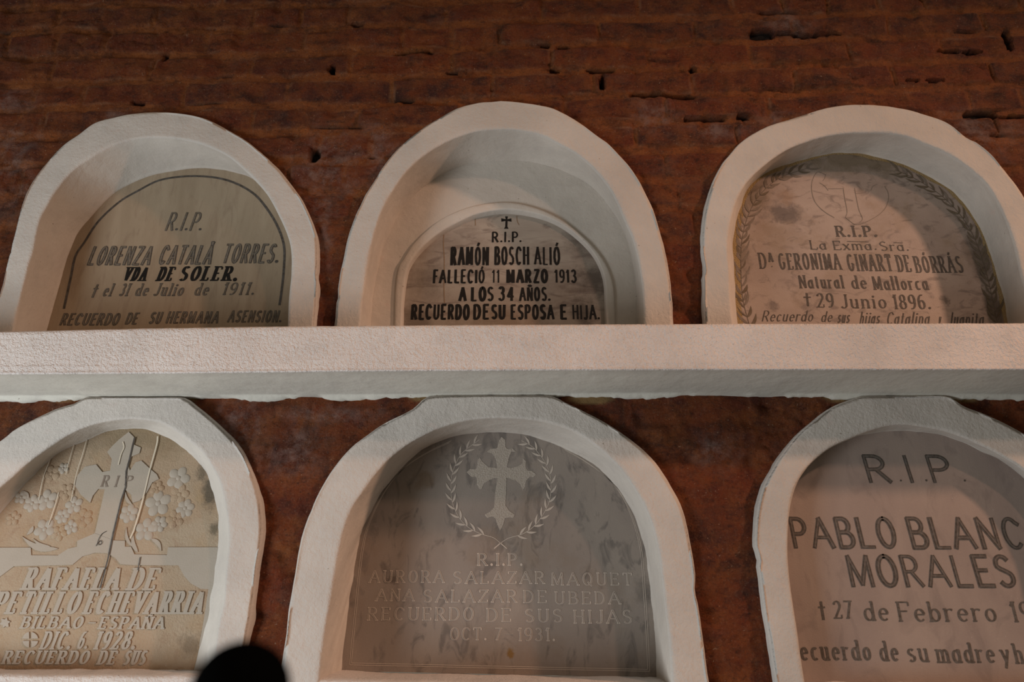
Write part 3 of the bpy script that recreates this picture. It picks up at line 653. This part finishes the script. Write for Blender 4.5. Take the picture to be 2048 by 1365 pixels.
def text_line(i, words, origin, sc, mats, thick=0.13, thin=0.06, shear=0.0, serif=False, hollow=0.0, rise=0.0, wob=0.0, lift=0.0005, track=0.10, seed=0):
    """words: (text, x0, x1, baseline, top) in zoom pixels; origin/sc turn them into photo pixels.  hollow = share of the stroke that the lighter core fills"""
    e = NI[i]['e']; rng = random.Random(seed+i*100)
    c0_ = P(origin[0]+words[0][1]/sc, origin[1]+words[0][3]/sc, e)
    line = bpy.data.objects.new('inscription_line', None); COL.objects.link(line); line.empty_display_size = 0.01
    pl = parent_loc(PL[i]); line.location = (c0_[0]-pl[0], e-pl[1], c0_[1]-pl[2]); line.parent = PL[i]
    for text, x0, x1, yb, yt in words:
        ink = Ink()
        px = lambda x, y: P(origin[0]+x/sc, origin[1]+y/sc, e)
        A = np.array(px(x0, yb)); B = np.array(px(x1, yb)); T = np.array(px((x0+x1)/2, yt)); C = np.array(px((x0+x1)/2, yb))
        h = T[1]-C[1]
        tot = sum(G[c][0] for c in text) + track*(len(text)-1)
        wv = (B-A); W = np.linalg.norm(wv); wv = wv/W; up = np.array([-wv[1], wv[0]])
        th = min(thick*h, 0.34*W/len(text)); tn = th*thin/thick
        ex_ = th*(0.9 if not serif else 1.05)
        Wn = W - shear*h - ex_*len(text)
        k = Wn/tot; x = ex_*0.5/k
        def tf(a, b, th=th, tn=tn):
            sn = abs(b*0.97 - a*0.12)
            return tn + (th-tn)*min(1, sn)**1.2
        for ch in text:
            gw, st = G[ch]
            ends = [q for stt in st for q in (stt[0], stt[-1])]
            jx, jy = (rng.uniform(-wob, wob)*h for _ in 'ab')
            for stt in st:
                loc = [((x+a)*k + shear*h*b + jx, b*h + jy) for a, b in stt]
                if wob: loc = [(a+rng.uniform(-wob, wob)*h*0.5, b+rng.uniform(-wob, wob)*h*0.5) for a, b in loc]
                wp = [A + wv*a + up*b for a, b in loc]
                cap = 0.35 if not serif else 0.0
                if ch in '.': 
                    c0 = (np.array(wp[0])+np.array(wp[-1]))/2; r = th*0.62
                    ink.poly([(c0[0]+r*math.cos(q*0.785), c0[1]+r*math.sin(q*0.785)) for q in range(8)], e-lift, 0, rise)
                    continue
                if ch in 'ij' and len(stt) == 2 and stt[0][1] == stt[1][1]:
                    c0 = (np.array(wp[0])+np.array(wp[-1]))/2; r = th*0.6
                    ink.poly([(c0[0]+r*math.cos(q*0.785), c0[1]+r*math.sin(q*0.785)) for q in range(8)], e-lift, 0, rise)
                    continue
                if wob:
                    f = rng.uniform(0.85, 1.2); tfx = lambda a, b, f=f: tf(a, b)*f
                else: tfx = tf if ch not in '†7T1' else (lambda a, b: max(tf(a, b), th*0.62))
                ink.ribbon(wp, tfx, e-lift, 0, rise, cap+0.25*(hollow > 0))
                if hollow: ink.ribbon(wp, lambda a, b: tf(a, b)*hollow, e-lift-0.0004, 1, 0, cap-0.2)
                if serif and ch not in '†-':
                    for (ex, ey), (fx, fy), wpt in ((stt[0], stt[1], wp[0]), (stt[-1], stt[-2], wp[-1])):
                        dx, dy = ex-fx, ey-fy
                        if abs(dy) < 0.75*math.hypot(dx, dy): continue
                        if not (abs(ey) < 0.02 or abs(ey-1) < 0.02 or abs(ey-XH) < 0.02): continue
                        if sum(1 for q in ends if abs(q[0]-ex) < .02 and abs(q[1]-ey) < .02) > 1 and ch in 'AVMN4': continue
                        sw = th*0.78; so = th*0.28 if ey > 0.1 else -th*0.28
                        if ch.islower() and ey > 0.1:
                            ink.ribbon([wpt - wv*sw, wpt+wv*th*0.3], lambda a, b: max(tn*1.15, th*.4), e-lift, 0, rise)
                        else:
                            ink.ribbon([wpt - wv*sw, wpt+wv*sw], lambda a, b: tn*1.15, e-lift, 0, rise)
                    if ch in 'EFLTZCSG2' :      # beaks on the arms
                        for (ex, ey), (fx, fy), wpt in ((stt[-1], stt[-2], wp[-1]),) + (((stt[0], stt[1], wp[0]),) if ch in 'TZSCG' else ()):
                            if abs(ey-fy) < 0.02 and (ey > .9 or ey < .1) and ch not in 'CSG':
                                sg = -1 if ey > .9 else 1
                                ink.ribbon([wpt, wpt + up*sg*h*0.20], lambda a, b: tn*1.3, e-lift, 0, rise)
            x += gw + track + ex_/k
        ink.build('word' if len(text.strip('.†-')) > 1 else 'letter', mats, line)

def px_line(i, pts, origin, sc, width, mat, name, lift=0.0005, closed=False, taper=False, label=None, smooth=True, rise=0.0):
    e = NI[i]['e']; ink = Ink()
    p = np.array([P(origin[0]+x/sc, origin[1]+y/sc, e) for x, y in pts])
    if smooth and len(p) > 2: p = catmull(p, 6)
    ink.ribbon(p, lambda a, b: width, e-lift, 0, rise, 0, taper)
    return ink.build(name, mat, PL[i], label)
def leaf(ink, a, b, wd, y, mi=0, rise=0.0, bend=0.12):
    a = np.array(a); b = np.array(b); d = b-a; n = np.array([-d[1], d[0]])
    l, r = [], []
    for t in np.linspace(0, 1, 9):
        c = a+d*t+n*bend*math.sin(math.pi*t); w_ = wd*math.sin(math.pi*min(1, t**0.8*0.98+0.02))
        u = n/np.linalg.norm(n); l.append(c+u*w_); r.append(c-u*w_)
    ink.quad_strip(l, r, y, mi, rise)

# ---- plaque dated 1911
o1 = (100, 400); s1 = 4.096
H1 = [M_INKFADE, M_CORE1]
text_line(1, [('R.I.P.', 937, 1265, 250, 108)], o1, s1, H1, .20, .15, .14, hollow=.42)
text_line(1, [('LORENZA', 300, 838, 530, 388), ('CATALÀ', 880, 1338, 524, 380), ('TORRES.', 1400, 1890, 514, 368)], o1, s1, H1, .19, .15, .12, hollow=.40)
text_line(1, [('VDA', 590, 802, 662, 556), ('DE', 865, 1022, 662, 554), ('SOLER.', 1045, 1555, 660, 550)], o1, s1, M_INK, .27, .10, .16, serif=True)
text_line(1, [('†', 320, 395, 800, 695), ('el', 425, 520, 788, 690), ('31', 560, 655, 786, 690), ('de', 690, 815, 784, 690), ('Julio', 840, 1105, 784, 688), ('de', 1175, 1310, 780, 686), ('1911.', 1400, 1690, 776, 682)], o1, s1, H1, .16, .09, .15, serif=True, hollow=.35)
text_line(1, [('RECUERDO', 75, 570, 1024, 935), ('DE', 612, 725, 1016, 930), ('SU', 805, 918, 1012, 924), ('HERMANA', 945, 1388, 1008, 920), ('ASENSION.', 1450, 1908, 1000, 912)], o1, s1, H1, .19, .14, .12, hollow=.36)
BL = [(128,618),(141,559),(151,513),(169,485),(197,443),(239,404),(278,381),(316,362),(359,354),(404,353),(443,358),(478,370),(510,390),(534,418),(555,453),(568,492),(568,534),(564,576),(559,611)]
px_line(1, BL, (0, 0), 1, 0.0058, M_INKFADE, 'border_line')

# ---- plaque dated 1913
o2 = (790, 400); s2 = 4.6545
k2 = dict(wob=.014, seed=4)
text_line(2, [('R.I.P.', 898, 1182, 392, 302)], o2, s2, M_INK, .27, .23, .0, **k2)
text_line(2, [('RAMÓN', 512, 872, 604, 444), ('BOSCH', 920, 1252, 602, 442), ('ALIÓ', 1292, 1538, 602, 444)], o2, s2, M_INK, .17, .12, .0, **k2)
text_line(2, [('FALLECIÓ', 350, 838, 772, 655), ('11', 898, 975, 770, 655), ('MARZO', 1035, 1428, 770, 655), ('1913', 1482, 1692, 768, 655)], o2, s2, M_INK, .235, .19, .0, **k2)
text_line(2, [('A', 592, 668, 936, 818), ('LOS', 705, 922, 938, 818), ('34', 958, 1112, 936, 816), ('AÑOS.', 1155, 1450, 938, 820)], o2, s2, M_INK, .225, .18, .0, **k2)
text_line(2, [('RECUERDO', 145, 695, 1110, 980), ('DE', 725, 882, 1108, 980), ('SU', 893, 1032, 1106, 982), ('ESPOSA', 1075, 1488, 1108, 982), ('E', 1535, 1607, 1106, 982), ('HIJA.', 1652, 1912, 1110, 984)], o2, s2, M_INK, .225, .18, .0, **k2)
ink = Ink(); q2 = lambda x, y: P(o2[0]+x/s2, o2[1]+y/s2, NI[2]['e'])
ink.poly([q2(*p) for p in [(1025,155),(1050,155),(1046,182),(1082,172),(1085,205),(1048,198),(1046,250),(1056,270),(1014,270),(1026,250),(1028,198),(990,205),(988,172),(1030,182)]], NI[2]['e']-.0005)
ink.build('painted_cross', M_INK, PL[2])
px_line(2, [(455,295),(450,420),(458,560),(455,800),(460,960)], o2, s2, 0.0022, M_RUST, 'rust_streak')
px_line(2, [(1132,150),(1138,200),(1155,235)], o2, s2, 0.0016, M_RUST, 'rust_streak')
px_line(2, [(745,165),(748,240)], o2, s2, 0.0016, M_RUST, 'rust_streak')

# ---- plaque dated 1896
o3 = (1460, 420); s3 = 3.483
text_line(3, [('R.I.P.', 738, 1032, 185, 114)], o3, s3, M_INKBROWN, .25, .09, 0, serif=True)
text_line(3, [('La', 558, 678, 275, 214), ('Exma.', 720, 1028, 278, 218), ('Sra.', 1045, 1252, 284, 224)], o3, s3, M_INKBROWN, .14, .06, 0, serif=True)
px_line(3, [(815, 220), (965, 224)], o3, s3, 0.0014, M_INKBROWN, 'overline'); px_line(3, [(1140, 229), (1202, 231)], o3, s3, 0.0014, M_INKBROWN, 'overline')
text_line(3, [('Dª', 205, 318, 408, 302), ('GERONIMA', 345, 782, 414, 306), ('GINART', 825, 1142, 424, 312), ('DE', 1170, 1272, 430, 318), ('BÓRRÁS', 1295, 1634, 436, 326)], o3, s3, M_INKBROWN, .115, .05, 0, serif=True, track=.13)
text_line(3, [('Natural', 484, 802, 545, 458), ('de', 850, 962, 548, 460), ('Mallorca', 1000, 1392, 556, 464)], o3, s3, M_INKBROWN, .14, .05, 0, serif=True)
text_line(3, [('†', 512, 582, 672, 580), ('29', 605, 737, 678, 584), ('Junio', 768, 1104, 684, 592), ('1896.', 1138, 1412, 690, 594)], o3, s3, M_INKBROWN, .14, .05, .05, serif=True)
text_line(3, [('Recuerdo', 218, 605, 776, 704), ('de', 632, 738, 780, 708), ('sus', 745, 862, 786, 706), ('hijas', 900, 1072, 792, 712), ('Catalina', 1088, 1422, 798, 714), ('y', 1450, 1500, 802, 716), ('Juanita', 1515, 1802, 806, 716)], o3, s3, M_INKBROWN, .11, .04, .35)
o8 = (1440, 290); s8 = 5.689
for pts in ([(1200,340),(1110,310),(1060,380),(1040,480),(1060,600),(1110,690),(1200,770),(1300,830)], [(1870,470),(1910,540),(1915,620),(1880,720),(1800,800),(1680,870),(1600,900),(1530,905),(1430,830)],
            [(1130,430),(1190,470),(1230,520)], [(1230,500),(1390,498)], [(1400,490),(1420,620),(1445,760),(1425,830)], [(1530,490),(1550,600),(1580,740),(1620,840),(1590,880)], [(1715,520),(1740,470),(1790,450)], [(1200,340),(1190,380),(1170,410)]):
    px_line(3, pts, o8, s8, 0.0013, M_GROOVE, 'engraved_line')
ink = Ink(); rg = random.Random(5); e3 = NI[3]['e']; Q3 = NI[3]['Q']; N3 = normals2(Q3)
jit = fbm(np.linspace(0, 40, len(Q3)), np.zeros(len(Q3)), 8, 5)
wr = np.clip(0.008+0.010*jit+0.006*np.exp(-((np.arange(len(Q3))-150)/45.0)**2), 0.001, .03)
ink.quad_strip(Q3+N3*.004, Q3-N3*wr[:, None], e3-.0004)
ink.build('mortar_rim', M_OCHRE, PL[3], 'crumbling ochre mortar rim')
ink = Ink()
px3 = lambda x, y: P(x, y, e3)
for stem in ([(1500,655),(1486,600),(1482,540),(1484,480),(1497,430),(1520,390),(1560,356),(1620,335)], [(1996,655),(1985,600),(1972,545),(1950,480),(1920,430),(1880,390),(1830,358),(1790,340)]):
    p = catmull(np.array([px3(*a) for a in stem]), 8); d = np.r_[0, np.cumsum(np.hypot(*np.diff(p, axis=0).T))]
    ink.ribbon(p, lambda a, b: .0012, e3-.0006)
    right = stem[0][0] > 1700
    n = 26
    for k in range(n):
        for side in (1, -1):
            s_ = d[-1]*(k+rg.uniform(0, .6))/n
            c = np.array([np.interp(s_, d, p[:, 0]), np.interp(s_, d, p[:, 1])]); c2 = np.array([np.interp(s_+.006, d, p[:, 0]), np.interp(s_+.006, d, p[:, 1])])
            if s_+.006 > d[-1]: continue
            t = (c2-c)/.006; nn = np.array([-t[1], t[0]])*side
            v = t*rg.uniform(.75, .95)+nn*rg.uniform(.25, .6)
            leaf(ink, c, c+v*rg.uniform(.028, .046), rg.uniform(.0020, .0040), e3-.0007, 0 if rg.random() < (.75 if right else .4) else 1, 0, .1*side)
ink.build('engraved_leaves', [M_BRN, M_GROOVE], PL[3], 'brown engraved leaf sprays along the edge')

# ---- plaque dated 1928: raised carving
e4 = NI[4]['e']; o6 = (0, 840); s6 = 4.452; o4 = (0, 1100); s4 = 4.452
q6 = lambda x, y: P(o6[0]+x/s6, o6[1]+y/s6, e4); q4 = lambda x, y: P(o4[0]+x/s4, o4[1]+y/s4, e4)
R4 = 0.0020
ink = Ink()
cross = [(1150,110),(1205,165),(1198,225),(1258,250),(1245,300),(1175,330),(1150,420),(1160,455),(1210,382),(1262,366),(1330,430),(1400,490),(1418,530),(1360,560),(1310,650),(1250,720),(1185,742),(1172,670),(1115,622),(1062,840),(1012,1075),(850,1010),(938,622),(880,618),(830,680),(808,742),(720,665),(662,570),(692,500),(760,420),(860,400),(915,468),(985,455),(1000,350),(958,290),(1000,240),(1062,180)]
ink.poly([q6(*p) for p in cross], e4, 0, R4)
ink.build('carved_cross', M_SMOOTH4, PL[4])
ink = Ink()
up_ = [(-820,1140),(0,1140),(278,1140),(282,1208),(520,1210),(610,1150),(690,1132),(692,1080),(850,1012),(1012,1076),(1116,1080),(1116,1132),(1170,1132),(1200,1200),(1490,1206),(1500,1137),(1948,1137)]
dn_ = [(1930,355),(1790,350),(1700,300),(1640,230),(1592,140),(1200,138),(1075,130),(1030,75),(960,32),(850,28),(740,60),(650,135),(130,148),(0,245),(-100,330),(-820,335)]
ink.poly([q6(*p) for p in up_]+[q4(*p) for p in dn_], e4, 0, R4-0.0003)
ink.poly([q4(*p) for p in [(1858,352),(1912,352),(1862,640),(1815,860),(1775,860),(1815,640)]], e4, 0, R4-0.0006)
ink.build('carved_band', M_SMOOTH4, PL[4])
def flower(cx, cy, r, seed):
    rg = random.Random(seed); c = np.array(q6(cx, cy)); R = r/s6*0.00118
    vs, fs = [], []
    def dome(ctr, rx, rz, ang, hh):
        b = len(vs); nr, na = 4, 14
        for a in range(nr+1):
            t = a/nr*math.pi/2
            for k in range(na):
                ph = 2*math.pi*k/na
                x, z = rx*math.cos(ph)*math.sin(t), rz*math.sin(ph)*math.sin(t)
                vs.append((ctr[0]+x*math.cos(ang)-z*math.sin(ang), e4-hh*math.cos(t)+0.0002, ctr[1]+x*math.sin(ang)+z*math.cos(ang)))
        for a in range(nr):
            for k in range(na): fs.append((b+a*na+k, b+a*na+(k+1) % na, b+(a+1)*na+(k+1) % na, b+(a+1)*na+k))
    n = rg.choice((5, 5, 6)); a0 = rg.random()*6
    for k in range(n):
        a = a0+2*math.pi*k/n
        dome(c+R*0.56*np.array([math.cos(a), math.sin(a)]), R*0.46, R*0.40, a, 0.0018*min(1, R/0.015)+0.0008)
    mt = M_SMOOTH4 if seed % 3 else ST[4]
    fl_ = mesh('carved_flower', vs, fs, mt, PL[4])
    vs, fs = [], []
    dome(c, R*0.24, R*0.24, 0, 0.0030)
    mesh('flower_centre', vs, fs, mt, fl_)
for k, (x, y, r) in enumerate([(460,480,75),(565,432,48),(420,715,85),(590,640,70),(660,760,72),(290,745,70),(740,880,80),(640,955,60),(400,975,85),(530,1010,65),(560,860,60),(190,690,55),(120,880,60),
        (1410,745,105),(1590,520,95),(1600,665,80),(1300,980,90),(1150,835,75),(1560,885,75),(1650,790,75),(1420,930,65),(1400,610,60)]):
    flower(x, y, r, k)
ink = Ink()
for a, b, w_ in [((520,1150),(200,1040),.0060),((450,1130),(300,1060),.0035),((1230,1180),(1190,1010),.004),((1350,1060),(1440,1170),.004),((1180,1130),(1130,960),.003),((300,950),(240,1030),.004),((200,640),(260,720),.004),((1180,760),(1120,640),.003)]:
    leaf(ink, q6(*a), q6(*b), w_, e4, 0, 0.0016)
ink.build('carved_leaves', M_SMOOTH4, PL[4])
k4 = dict(shear=.18, serif=True, rise=.0019, lift=0.0)
text_line(4, [('RAFAELA', 185, 1085, 350, 168), ('DE', 1122, 1425, 354, 170)], o4, s4, M_SMOOTH4, .24, .09, **k4)
text_line(4, [('PETILLO', -75, 725, 565, 382), ('ECHEVARRIA', 735, 1828, 566, 378)], o4, s4, M_SMOOTH4, .24, .09, **k4)
text_line(4, [('BILBAO', 175, 750, 698, 600), ('-', 765, 870, 690, 610), ('ESPAÑA', 870, 1478, 702, 602)], o4, s4, M_SMOOTH4, .25, .11, **k4)
text_line(4, [('DIC.', 350, 655, 882, 735), ('6.', 680, 805, 880, 735), ('1928.', 822, 1232, 882, 735)], o4, s4, M_SMOOTH4, .24, .11, **k4)
text_line(4, [('RECUERDO', 12, 805, 1014, 905), ('DE', 860, 1045, 1018, 905), ('SUS', 1090, 1312, 1020, 905)], o4, s4, M_SMOOTH4, .25, .11, **k4)
text_line(4, [('R', 898, 975, 596, 502), ('I', 1015, 1060, 598, 505), ('P', 1110, 1185, 580, 505)], o6, s6, M_GROOVE, .18, .08, shear=.1, serif=True, lift=R4+.0007)
ink = Ink()
for k in range(4):
    a = math.pi/4+k*math.pi/2
    pts = [(275+14*math.cos(a), 803-14*math.sin(a))]+[(275+70*math.cos(a+t), 803-70*math.sin(a+t)) for t in np.linspace(-.62, .62, 7)]
    ink.poly([q4(*p) for p in pts], e4, 0, .0019)
ink.build('carved_rosette', M_SMOOTH4, PL[4])
ink = Ink()
for k in range(6):
    a = k*math.pi/3+.2
    leaf(ink, q4(50, 652), q4(50+48*math.cos(a), 652-48*math.sin(a)), .0032, e4, 0, .0018, 0)
ink.build('carved_star', M_SMOOTH4, PL[4])
# crack, lime drips and the pen mark lie on the carving
ct = R4+0.0012
px_line(4, [(1205,160),(1185,240),(1160,350),(1130,460),(1125,600),(1085,720),(1060,830),(1015,1010),(985,1160),(968,1245),(900,1500)], o6, s6, 0.0030, M_INKFADE, 'crack', lift=ct, smooth=False)
px_line(4, [(1255,1225),(1235,1340)], o6, s6, 0.0020, M_INKFADE, 'crack', lift=ct, smooth=False)
for pts, w_ in (([(1410,150),(1400,230),(1340,450),(1300,620),(1260,780),(1200,980),(1165,1060)], .0030), ([(460,340),(400,500),(370,620),(355,720)], .0016), ([(670,210),(620,380),(595,490)], .0014), ([(785,160),(740,320),(690,480),(640,730)], .0015),
                ([(530,650),(500,760),(440,940)], .0017), ([(1100,200),(1110,250),(1085,310),(1060,405)], .0026)):
    px_line(4, pts, o6, s6, w_, M_LIME, 'lime_drip', lift=0.0034)
px_line(4, [(955,995),(915,1020),(885,1070),(880,1105),(900,1115),(915,1095),(900,1080),(875,1105),(862,1128)], o6, s6, 0.0012, M_INK, 'pen_mark', lift=ct)

# ---- plaque dated 1931
o5 = (560, 780); s5 = 2.3337; e5 = NI[5]['e']
k5 = dict(serif=True, hollow=.30)
H5 = [M_PALEFAINT, ST[5]]
text_line(5, [('R.I.P.', 918, 1137, 820, 766)], o5, s5, H5, .20, .09, 0, **k5)
text_line(5, [('AURORA', 413, 768, 900, 846), ('SALAZAR', 805, 1238, 905, 850), ('MAQUET', 1264, 1648, 912, 856)], o5, s5, H5, .18, .08, 0, **k5, track=.2)
text_line(5, [('ANA', 444, 628, 986, 932), ('SALAZAR', 665, 1108, 992, 936), ('DE', 1133, 1248, 994, 938), ('UBEDA', 1280, 1592, 1000, 944)], o5, s5, H5, .18, .08, 0, **k5, track=.2)
text_line(5, [('RECUERDO', 404, 908, 1076, 1018), ('DE', 960, 1082, 1082, 1022), ('SUS', 1140, 1322, 1084, 1026), ('HIJAS', 1368, 1648, 1090, 1030)], o5, s5, H5, .19, .08, 0, **k5, track=.18)
text_line(5, [('OCT.', 790, 968, 1168, 1112), ('7', 998, 1036, 1168, 1114), ('-', 1048, 1094, 1162, 1120), ('1931.', 1104, 1288, 1172, 1114)], o5, s5, H5, .18, .08, 0, **k5)
bl5 = [(325,1285),(335,1170),(348,1040),(366,860),(390,700),(432,580),(500,458),(582,365),(690,295),(790,248)]
br5 = [(1330,282),(1430,340),(1530,415),(1600,500),(1655,620),(1690,760),(1705,950),(1718,1150),(1725,1315)]
for dxy in ((0, 0), (9, 0)):
    px_line(5, [(x+dxy[0], y+dxy[0]*(-1)) for x, y in bl5], o5, s5, 0.0012, M_PALEFAINT, 'border_line')
    px_line(5, [(x-dxy[0], y-dxy[0]) for x, y in br5], o5, s5, 0.0012, M_PALEFAINT, 'border_line')
    px_line(5, [(325+dxy[0], 1285-dxy[0]), (1000, 1300-dxy[0]), (1725-dxy[0], 1315-dxy[0])], o5, s5, 0.0012, M_PALEFAINT, 'border_line')
o7 = (860, 860); s7 = 5.4607; q7 = lambda x, y: P(o7[0]+x/s7, o7[1]+y/s7, e5)
ink = Ink()
ink.poly([q7(*p) for p in [(780,80),(820,110),(825,190),(850,215),(900,205),(945,245),(890,240),(865,300),(840,410),(890,420),(960,400),(1010,370),(1015,310),(1045,340),(1045,420),(1070,450),(1110,450),(1160,490),(1130,520),(1090,515),(1050,560),(1040,620),(1015,665),(985,600),(940,560),(880,540),(835,525),(825,830),(870,890),(925,930),(910,965),(860,960),(820,965),(800,1040),(765,1105),(735,1040),(715,970),(680,950),(620,965),(595,930),(650,900),(700,850),(710,700),(735,530),(700,530),(640,555),(590,590),(560,655),(530,640),(510,600),(515,550),(500,515),(450,515),(400,465),(440,430),(500,430),(515,390),(520,330),(545,305),(570,350),(640,410),(735,420),(720,330),(680,260),(620,245),(660,210),(730,205),(755,120)]], e5-.0006, 0, 0)
ink.build('carved_cross', M_PALE, PL[5], 'pale stippled cross with pointed lily ends')
def branch(stem, sgn):
    ink = Ink()
    p = catmull(np.array([q7(*a) for a in stem]), 8)
    ink.ribbon(p, lambda a, b: .0012, e5-.0005)
    d = np.r_[0, np.cumsum(np.hypot(*np.diff(p, axis=0).T))]; L_ = d[-1]
    n = 13
    for k in range(n):
        for side in (1, -1):
            s = L_*(0.13+0.87*(k+(0.25 if side > 0 else 0))/n)
            c = np.array([np.interp(s, d, p[:, 0]), np.interp(s, d, p[:, 1])]); c2 = np.array([np.interp(s+.004, d, p[:, 0]), np.interp(s+.004, d, p[:, 1])])
            if s+.004 > L_: continue
            t = c2-c; t /= np.linalg.norm(t)+1e-9; nn = np.array([-t[1], t[0]])*side
            v = t*0.86+nn*0.50
            leaf(ink, c, c+v*0.0235, .0023, e5-.00055, 0, 0, 0.06*side)
    ink.ribbon([q7(*stem[0]), q7(stem[0][0]+sgn*70, stem[0][1]+60)], lambda a, b: .0022, e5-.0005)
    ink.build('wreath_branch', M_PALEFAINT, PL[5], 'faint pale engraved leafy branch')
branch([(770,1240),(690,1180),(560,1140),(430,1075),(340,990),(280,890),(240,770),(230,640),(240,500),(280,380),(340,270),(430,190),(540,110)], 1)
branch([(770,1240),(860,1185),(1010,1140),(1130,1060),(1220,950),(1290,820),(1320,680),(1315,520),(1270,380),(1180,250),(1110,180),(1000,120)], -1)

# ---- plaque with the large capitals
o6b = (1480, 780); s6b = 2.3327
H6 = [M_INKFADE, M_CORE6]
k6 = dict(hollow=.38, wob=.006, seed=9)
text_line(6, [('R', 592, 702, 430, 310), ('.', 735, 757, 430, 310), ('I', 772, 820, 430, 310), ('.', 853, 878, 430, 310), ('P', 890, 992, 430, 310), ('.', 1032, 1056, 430, 310)], o6b, s6b, H6, .15, .13, -.10, **k6)
text_line(6, [('PABLO', 245, 738, 735, 602), ('BLANCO', 798, 1445, 738, 602)], o6b, s6b, H6, .15, .13, -.06, **k6)
text_line(6, [('MORALES', 512, 1292, 916, 778)], o6b, s6b, H6, .15, .13, -.06, **k6)
text_line(6, [('†', 368, 412, 1075, 988), ('27', 438, 530, 1066, 988), ('de', 580, 702, 1076, 990), ('Febrero', 738, 1206, 1080, 992), ('19', 1268, 1372, 1082, 992)], o6b, s6b, M_INKGREY, .15, .07, 0, serif=True)
text_line(6, [('Recuerdo', 222, 618, 1260, 1172), ('de', 655, 747, 1264, 1176), ('su', 783, 888, 1268, 1180), ('madre', 918, 1198, 1272, 1184), ('y', 1222, 1270, 1274, 1186), ('h', 1284, 1332, 1276, 1188)], o6b, s6b, M_INKGREY, .16, .08, 0, serif=True)

# ------------------------------------------------------------------ unidentified dark object close to the camera, built round-topped on a shaft
def dark_object():
    Y = CAM[1]+0.23
    x, z = P(480, 1388, Y); xr, _ = P(480+98, 1388, Y); r = xr-x
    root = empty('dark_object', (x, Y, 0), 'unidentified black round-topped object close to the camera, out of focus at the bottom edge', 'dark_object')
    def lathe(name, prof, n=40):
        v, f = [], []
        for rr, zz in prof:
            for k in range(n): v.append((x+rr*math.cos(2*math.pi*k/n), Y+rr*math.sin(2*math.pi*k/n), zz))
        for a in range(len(prof)-1):
            for k in range(n): f.append((a*n+k, a*n+(k+1) % n, (a+1)*n+(k+1) % n, (a+1)*n+k))
        f.append(tuple(range(n))[::-1]); f.append(tuple(range((len(prof)-1)*n, len(prof)*n)))
        return mesh(name, v, f, M_BLACK, root)
    lathe('knob', [(max(0.0005, r*math.cos(a)), z+r*math.sin(a)) for a in np.linspace(-1.2, math.pi/2, 22)])
    lathe('shaft', [(0.016, 0.02), (0.016, z-r*0.92)])
    lathe('base_plate', [(0.14, 0.0), (0.14, 0.012), (0.13, 0.018), (0.03, 0.024), (0.018, 0.04)])
dark_object()
